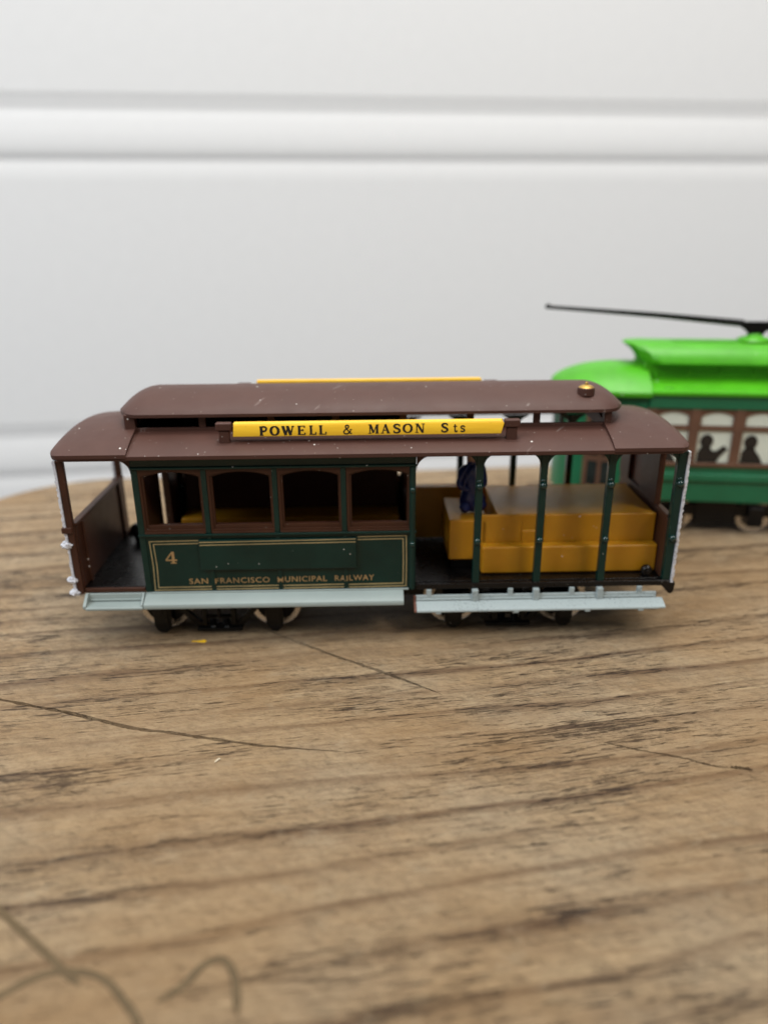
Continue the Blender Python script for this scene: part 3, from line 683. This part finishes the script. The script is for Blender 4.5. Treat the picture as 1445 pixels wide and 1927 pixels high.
# --- trucks
def truck(cx):
    t = empty('truck', (0, 0, 0)); t.parent = car
    for s in (-1, 1):
        y = lambda a, b: sorted((s * a, s * b))
        fr = MB()
        fr.box(cx - 11.4, cx + 11.4, *y(9.6, 10.6), 5.2, 6.6)
        fr.prism([(cx - 7.6, 5.4), (cx - 6.4, 5.4), (cx - 2.6, 1.5), (cx + 2.6, 1.5), (cx + 6.4, 5.4), (cx + 7.6, 5.4), (cx + 3.6, 0.75), (cx - 3.6, 0.75)], 'y', *y(9.8, 10.7))
        side = fr.build('side_frame', 'truck', t, 0.15)
        bo = MB(); bo.box(cx - 2.7, cx + 2.7, *y(9.9, 10.9), 4.9, 6.4); bo.box(cx - 2.9, cx - 2.1, *y(10.0, 11.1), 1.5, 5.6); bo.box(cx + 2.1, cx + 2.9, *y(10.0, 11.1), 1.5, 5.6); bo.box(cx - .22, cx + .22, *y(10.0, 11.0), 3.0, 5.0); bo.box(cx - 2.1, cx + 2.1, *y(10.0, 10.9), 2.75, 3.15)
        bo.build('bolster', 'truck', side, 0.12)
        MB().box(cx - 3.9, cx + 3.9, *y(10.0, 11.2), 0.55, 1.15).build('spring_plank', 'truck', side, 0.15)
        for dx in (-1.15, 1.15):
            MB().lathe((cx + dx, s * 10.45, 1.15), [(0, .62)] + [(.16 + .2 * k, .72 if k % 2 else .5) for k in range(8)] + [(1.7, .62)], 'z', 14).build('spring', 'truck', side)
        for dx in (-9.6, 9.6):
            j = MB().prism([(cx + dx - 1.55, 6.2), (cx + dx + 1.55, 6.2), (cx + dx + 1.5, 2.0), (cx + dx + 1.1, .95), (cx + dx + .45, .45), (cx + dx - .45, .45), (cx + dx - 1.1, .95), (cx + dx - 1.5, 2.0)], 'y', *y(9.5, 11.5)).build('journal_box', 'truck', side, 0.25)
            MB().box(cx + dx - 1.05, cx + dx + 1.05, *y(11.45, 11.75), 2.2, 5.4).build('journal_lid', 'truck', j, 0.12)
            MB().box(cx + dx - .3, cx + dx + .3, *y(11.7, 11.95), 4.2, 5.9).build('lid_hinge', 'truck', j, 0.08)
    for dx in (-9.6, 9.6):
        for s in (-1, 1):
            wh = MB().lathe((cx + dx, s * 7.4, 4.4), [(1.1 * s, 4.32), (1.15 * s, 4.4), (-.25 * s, 4.45), (-.35 * s, 5.0 if False else 4.4 + .0), (-.9 * s, 4.4)], 'y', 36)
            wo = wh.build('wheel', 'nickel', t)
            MB().lathe((cx + dx, s * 8.52, 4.4), [(0, 3.5), (.12 * s, 3.45), (.14 * s, 1.6), (.4 * s, 1.2)], 'y', 30).build('wheel_face', 'truck', wo)
            MB().lathe((cx + dx, s * 6.3, 4.4), [(-.25 * s, 4.4), (0, 4.9), (.18 * s, 4.75)], 'y', 36).build('flange', 'nickel', wo)
        MB().tube([(cx + dx, -9.6, 4.4), (cx + dx, 9.6, 4.4)], .6, 10).build('axle', 'nickel', t)
    MB().box(cx - 2.5, cx + 2.5, -9.7, 9.7, 4.6, 7.58).build('cross_bolster', 'truck', t, 0.1)
truck(-26.95); truck(23.1)

# ================================================================== FIGURINE on the grip box
def figurine():
    o_ = (17.1, -3.6, 19.2)
    J = {'hip': (0, 0, 1.3), 'belly': (0.1, .05, 3.3), 'chest': (-.2, .1, 6.0), 'neck': (-.15, .1, 8.6), 'head': (-.3, 0, 10.2), 'crown': (-.3, 0, 11.4),
         'sL': (-1.5, -.6, 7.7), 'eL': (-2.05, -1.0, 5.2), 'hL': (-.3, -1.5, 4.0), 'sR': (1.3, .5, 7.7), 'eR': (1.7, -.2, 5.2), 'hR': (.7, -1.5, 4.3),
         'kL': (-1.35, -.7, .95), 'kR': (1.35, -.6, .95), 'fL': (-.9, -1.9, 1.0), 'fR': (1.0, -1.8, 1.0)}
    Rr = {'hip': 1.75, 'belly': 1.45, 'chest': 1.75, 'neck': .75, 'head': 1.05, 'crown': .8, 'sL': .95, 'eL': .7, 'hL': .5, 'sR': .95, 'eR': .7, 'hR': .5, 'kL': 1.2, 'kR': 1.2, 'fL': .8, 'fR': .8}
    E = [('hip', 'belly'), ('belly', 'chest'), ('chest', 'neck'), ('neck', 'head'), ('head', 'crown'), ('chest', 'sL'), ('sL', 'eL'), ('eL', 'hL'), ('chest', 'sR'), ('sR', 'eR'), ('eR', 'hR'), ('hip', 'kL'), ('hip', 'kR'), ('kL', 'fL'), ('kR', 'fR')]
    names = list(J); me = bpy.data.meshes.new('figurine')
    me.from_pydata([Vector((J[k][0] * 1.18, J[k][1], J[k][2])) * S for k in names], [(names.index(a), names.index(b)) for a, b in E], [])
    o = bpy.data.objects.new('figurine', me); C.objects.link(o); o.location = Vector(o_) * S
    sk = o.modifiers.new('skin', 'SKIN'); sk.use_smooth_shade = True
    for k, nme in enumerate(names):
        d = me.skin_vertices[0].data[k]; d.radius = (Rr[nme] * S * 1.0, Rr[nme] * S * 1.0); d.use_root = (nme == 'hip')
    ss = o.modifiers.new('sub', 'SUBSURF'); ss.levels = 2; ss.render_levels = 2
    bpy.context.view_layer.update()
    me2 = bpy.data.meshes.new_from_object(o.evaluated_get(bpy.context.evaluated_depsgraph_get())); o.modifiers.clear(); o.data = me2
    zmin = min(v.co.z for v in me2.vertices)
    for v in me2.vertices:          # coat folds
        q = v.co / S; fold = math.sin(q.z * 1.9 + q.x * 2.2 + q.y) * .09 + noise.noise(q * 1.1) * .22
        v.co += v.normal * fold * S; v.co.z = max(v.co.z - zmin, 0.02 * S) if v.co.z - zmin < .3 * S else v.co.z - zmin
    me2.materials.clear(); me2.materials.append(M['blue']); me2.materials.append(M['skin'])
    for p in me2.polygons:
        p.use_smooth = True; z = p.center.z / S
        p.material_index = 1 if 9.3 < z - 0 < 10.9 else 0
    # coat lapels
    for P in ([(-2.2, -.9, 5.4), (-1.9, -1.5, 7.0), (-1.2, -1.6, 8.6), (-.5, -1.3, 9.4)], [(-1.7, -1.75, 4.6), (-1.5, -2.0, 6.2), (-.7, -2.0, 7.9), (-.1, -1.5, 8.9)]):
        L = spline(P, 5); MB().tube(L, [.1 + .16 * math.sin(math.pi * k / (len(L) - 1)) for k in range(len(L))], 8).build('coat_fold', 'blue', o)
    tag(o, 'small dark blue painted figurine sitting on the amber box behind the post', 'figurine')
figurine()

# ================================================================== GREEN TRAM behind, right
tram = empty('toy_tram', (73.92, 42.857, 0), math.radians(-8.5)); TC = 32.0
tag(tram, 'bright green roofed model tram with trolley pole and passenger silhouettes, behind the cable car', 'model tram')
BX0, BX1 = -12.0, 2 * TC + 12.0
body = MB().box(BX0, BX1, -12.6, 12.6, 7.6, 16.3).build('body', 'tram_green', tram, 0.3)
for s in (-1, 1):
    y = lambda a, b: sorted((s * a, s * b))
    MB().box(BX0, BX1, *y(12.61, 13.2), 12.6, 14.4).build('belt_rail', 'tram_green', body, 0.3)
    MB().box(BX0, BX1, *y(12.0, 13.0), 28.8, 32.2).build('letter_board', 'tram_green', body, 0.2)
    MB().box(BX0, BX1, *y(12.61, 13.05), 16.0, 16.9).build('window_sill', 'tram_brown', body, 0.15)
    xs = [-11.3 + 9.18 * k for k in range(10)]
    for k, x in enumerate(xs):
        MB().box(x - 1.0, x + 1.0, *y(12.2, 12.9), 16.9, 28.8).build('window_post', 'tram_brown', body, 0.15)
    for k, (x0, x1) in enumerate(zip(xs, xs[1:])):
        a, b = x0 + 1.0, x1 - 1.0
        pn = MB().box(a, b, *y(11.9, 12.3), 16.9, 28.8).build('window_pane', 'tram_pane', body)
        MB().box(a, b, *y(12.31, 12.7), 24.1, 25.1).build('transom', 'tram_brown', pn, 0.1)
        inner = arch_opening(a + .3, b - .3, 25.2, 27.2, 28.2, 8); fm = MB(); framed(fm, outer_for(inner, a, b, 25.12, 28.79), inner, 'y', *y(12.31, 12.6)); fm.build('arch_frame', 'tram_brown', pn)
        if s < 0 and k < 9:
            def sil(pts): return MB().prism([(a + px, 16.92 + pz) for px, pz in pts], 'y', -12.42, -12.31)
            hx = 2.1; head = [(hx + 1.4 * math.cos(t), 4.75 + 1.6 * math.sin(t)) for t in [2 * math.pi * q / 14 for q in range(14)]]
            sil(head).build('passenger_head', 'ink', pn)
            bodyp = [(.5, 0), (4.6, 0), (5.3, 1.3), (6.7, 3.1), (5.8, 3.9), (4.3, 2.6), (3.4, 2.7), (3.0, 3.6), (1.2, 3.6), (.5, 2.4)] if k % 2 == 1 else [(.5, 0), (5.2, 0), (4.3, 1.7), (3.3, 2.9), (3.0, 3.7), (1.2, 3.7), (.55, 2.4)]
            sil(bodyp).build('passenger_body', 'ink', pn)
inner_core = MB().box(BX0 + .3, BX1 - .3, -11.8, 11.8, 16.3, 31).build('inner_wall', 'tram_pane', body)
for d in (-1, 1):
    X = lambda x: x if d < 0 else 2 * TC - x
    plan = [(-12.02, -12.4), (-17, -11.6), (-25.5, -9.6), (-28.6, -7.6), (-30.2, -4.2), (-30.7, 0)]; full = plan + [(x, -y) for x, y in plan[-2::-1]]
    vs = MB().prism([(X(x), y) for x, y in full], 'z', 7.6, 31.8).build('vestibule', 'tram_green', tram, 0.3)
    # framed dark windows on the slanting vestibule sides
    for s in (-1, 1):
        P0, P1 = Vector((-17.6, -11.45)), Vector((-25.0, -9.72)); dr = (P1 - P0).normalized(); nr = Vector((dr.y, -dr.x))
        if nr.y > 0: nr = -nr
        def plate(mb, u0, u1, o0, o1, z0, z1):
            q = [P0 + dr * u0 + nr * o0, P0 + dr * u1 + nr * o0, P0 + dr * u1 + nr * o1, P0 + dr * u0 + nr * o1]
            mb.prism([(X(p.x), -s * p.y) for p in q], 'z', z0, z1); return mb
        df = plate(MB(), 0.2, 7.2, 0.0, 0.3, 9.5, 29.0).build('door_frame', 'tram_brown', vs, 0.08)
        for u0 in (0.9, 4.0):
            for z0, z1 in ((10.5, 16.0), (17.4, 21.8), (23.0, 28.0)): plate(MB(), u0, u0 + 2.2, 0.25, 0.42, z0, z1).build('door_pane', 'dark_pane', df)
    for yc in (-5.0, 0.0, 5.0):
        MB().box(*sorted((X(-30.9 if yc == 0 else -30.3), X(-29))), yc - 1.8, yc + 1.8, 18, 28).build('front_window', 'dark_pane', vs)
    # end hood of the roof
    def hoodf(u, v):
        yv = 2 * v - 1; t = u
        pl = [(-11.8, 13.4), (-18, 12.4), (-25.5, 10.6), (-29.4, 8.2), (-31.4, 4.6), (-32.0, 0.0)]
        k = (1 - t); ph = math.radians(90 * t)
        x = -11.8 - 20.2 * math.sin(ph); hw = 13.4 * (max(0.0, 1 - (max(0, math.sin(ph) - .0)) ** 2.6)) ** 0.5 if t < 1 else 0.02
        hw = max(hw, .02); rise = 4.6 * (1 - math.sin(ph) ** 4 * .55) ; z = 32.2 + rise * (1 - abs(yv) ** 2.4) * (hw / 13.4) ** .55
        return (X(x), hw * yv, z)
    MB().shell(hoodf, 16, 28, 0.9).build('roof_hood', 'lime', tram)
for s in (-1, 1):
    def rf(u, v): return (BX0 + .1 + (BX1 - BX0 - .2) * u, s * (13.5 - 7.0 * v), 32.5 + 1.7 * v ** .9)
    r_ = MB().shell(rf, 3, 8, .7).build('roof_side', 'lime', tram)
    y = lambda a, b: sorted((s * a, s * b))
    cw = MB().box(BX0 - .5, BX1 + .5, *y(5.9, 6.5), 33.4, 37.8).build('clerestory_wall', 'lime', tram)
    for k in range(13): MB().box(-10 + 6.9 * k - .4, -10 + 6.9 * k + .4, *y(6.51, 6.75), 34.2, 37.5).build('clerestory_post', 'lime', cw)
    MB().box(-9.2, -7.2, *y(11.0, 12.0), 32.3, 33.3).build('roof_box', 'lime', r_, 0.3)
MB().box(BX0 - .4, BX0 + .4, -6.4, 6.4, 33.4, 37.8).build('clerestory_end', 'lime', tram)
def cl_ring(hw, xe, z, n=10):
    pts = []
    for d in (-1, 1):
        for k in range(n + 1):
            t = math.radians(-90 + 180 * k / n); r = min(hw, 5.0 + hw * .2)
            cxx = TC - xe - r * .75 if False else 0
            ex = xe - 4.2 * (1 - math.cos(t)); yy = hw * math.sin(t)
            pts.append((TC - ex, -yy, z) if d < 0 else (TC + ex, yy, z))
    return pts
b_ = MB(); RG = [b_.verts(cl_ring(hw, TC + xe, z)) for hw, xe, z in ((8.5, 13.2, 37.35), (8.85, 13.5, 37.8), (8.5, 14.0, 38.6), (7.4, 15.0, 39.8), (5.9, 16.2, 40.7), (4.6, 16.9, 41.25), (4.2, 16.8, 41.45))]
for r0, r1 in zip(RG, RG[1:]):
    for k in range(len(r0)): b_.face([r0[k], r0[(k + 1) % len(r0)], r1[(k + 1) % len(r0)], r1[k]])
b_.face(RG[0][::-1]); b_.face(RG[-1]); clr = b_.build('clerestory_roof', 'lime', tram)
MB().box(-6, 70, -1.6, 1.6, 41.46, 41.75).build('roof_walk', 'lime', clr, 0.1)
pm_ = MB().lathe((11.4, 0, 41.8), [(0, 3.6), (.5, 3.2), (1.0, 1.6), (1.5, 1.3)], 'z', 18).build('pole_mount', 'lime', tram)
MB().prism([(7.6, 45.9), (17.5, 45.9), (17.0, 44.6), (13.6, 43.9), (12.6, 42.6), (10.6, 42.6), (9.0, 44.2), (7.3, 45.1)], 'y', -.9, .9).build('pole_base', 'truck', pm_, 0.15)
MB().tube([(8.6, 0, 45.45), (-10, 0, 47.1), (-33.6, 0, 48.75)], [.8, .6, .42], 10).ball((-34.0, 0, 48.9), .62).build('trolley_pole', 'truck', pm_)
for cx in (5.6, 2 * TC - 5.6):
    tk = MB().box(cx - 13, cx + 13, -10.6, -9.4, 3.6, 6.6).box(cx - 13, cx + 13, 9.4, 10.6, 3.6, 6.6).box(cx - 4.5, cx + 4.5, -11, 11, 2.0, 7.58).build('truck', 'truck', tram, 0.3)
    for dx in (-8.6, 8.6):
        for s in (-1, 1):
            wo = MB().lathe((cx + dx, s * 9.0, 3.9), [(1.3 * s, 3.7), (1.35 * s, 3.85), (-.6 * s, 3.9)], 'y', 30).build('wheel', 'nickel', tk)
            MB().box(cx + dx - 1.7, cx + dx + 1.7, *sorted((s * 10.4, s * 12.0)), 1.6, 6.4).build('journal_box', 'truck', tk, 0.4)

# ================================================================== small litter on the wood
m_ = MB(); P = [(-1.5, .05), (-.5, .35), (.2, .25), (.7, .5), (1.1, .2), (.9, -.35), (.2, -.25), (-.5, -.05)]
V0 = m_.verts([(x, y, 0.02) for x, y in P]); V1 = m_.verts([(x * .92, y * .9, .14 + .08 * math.sin(x * 3)) for x, y in P]); m_.face(V0[::-1]); m_.face(V1)
for i in range(len(P)): m_.face([V0[i], V0[(i + 1) % len(P)], V1[(i + 1) % len(P)], V1[i]])
c_ = m_.build('paint_chip', 'yellow'); c_.location = Vector((-29.9, -13.9, 0)) * S; tag(c_, 'thin yellow paint chip lying on the wood before the left wheels', 'paint chip')
m_ = MB(); m_.tube([(-.35, -.3, .1), (0, .05, .22), (.12, .42, .14)], [.06, .11, .05], 6).tube([(.1, .3, .14), (.35, .2, .2)], [.08, .04], 6)
c_ = m_.build('crumb', 'crumb'); c_.location = Vector((-21.2, -44.5, 0)) * S; tag(c_, 'tiny pale crumb on the wood below the long left crack', 'crumb')
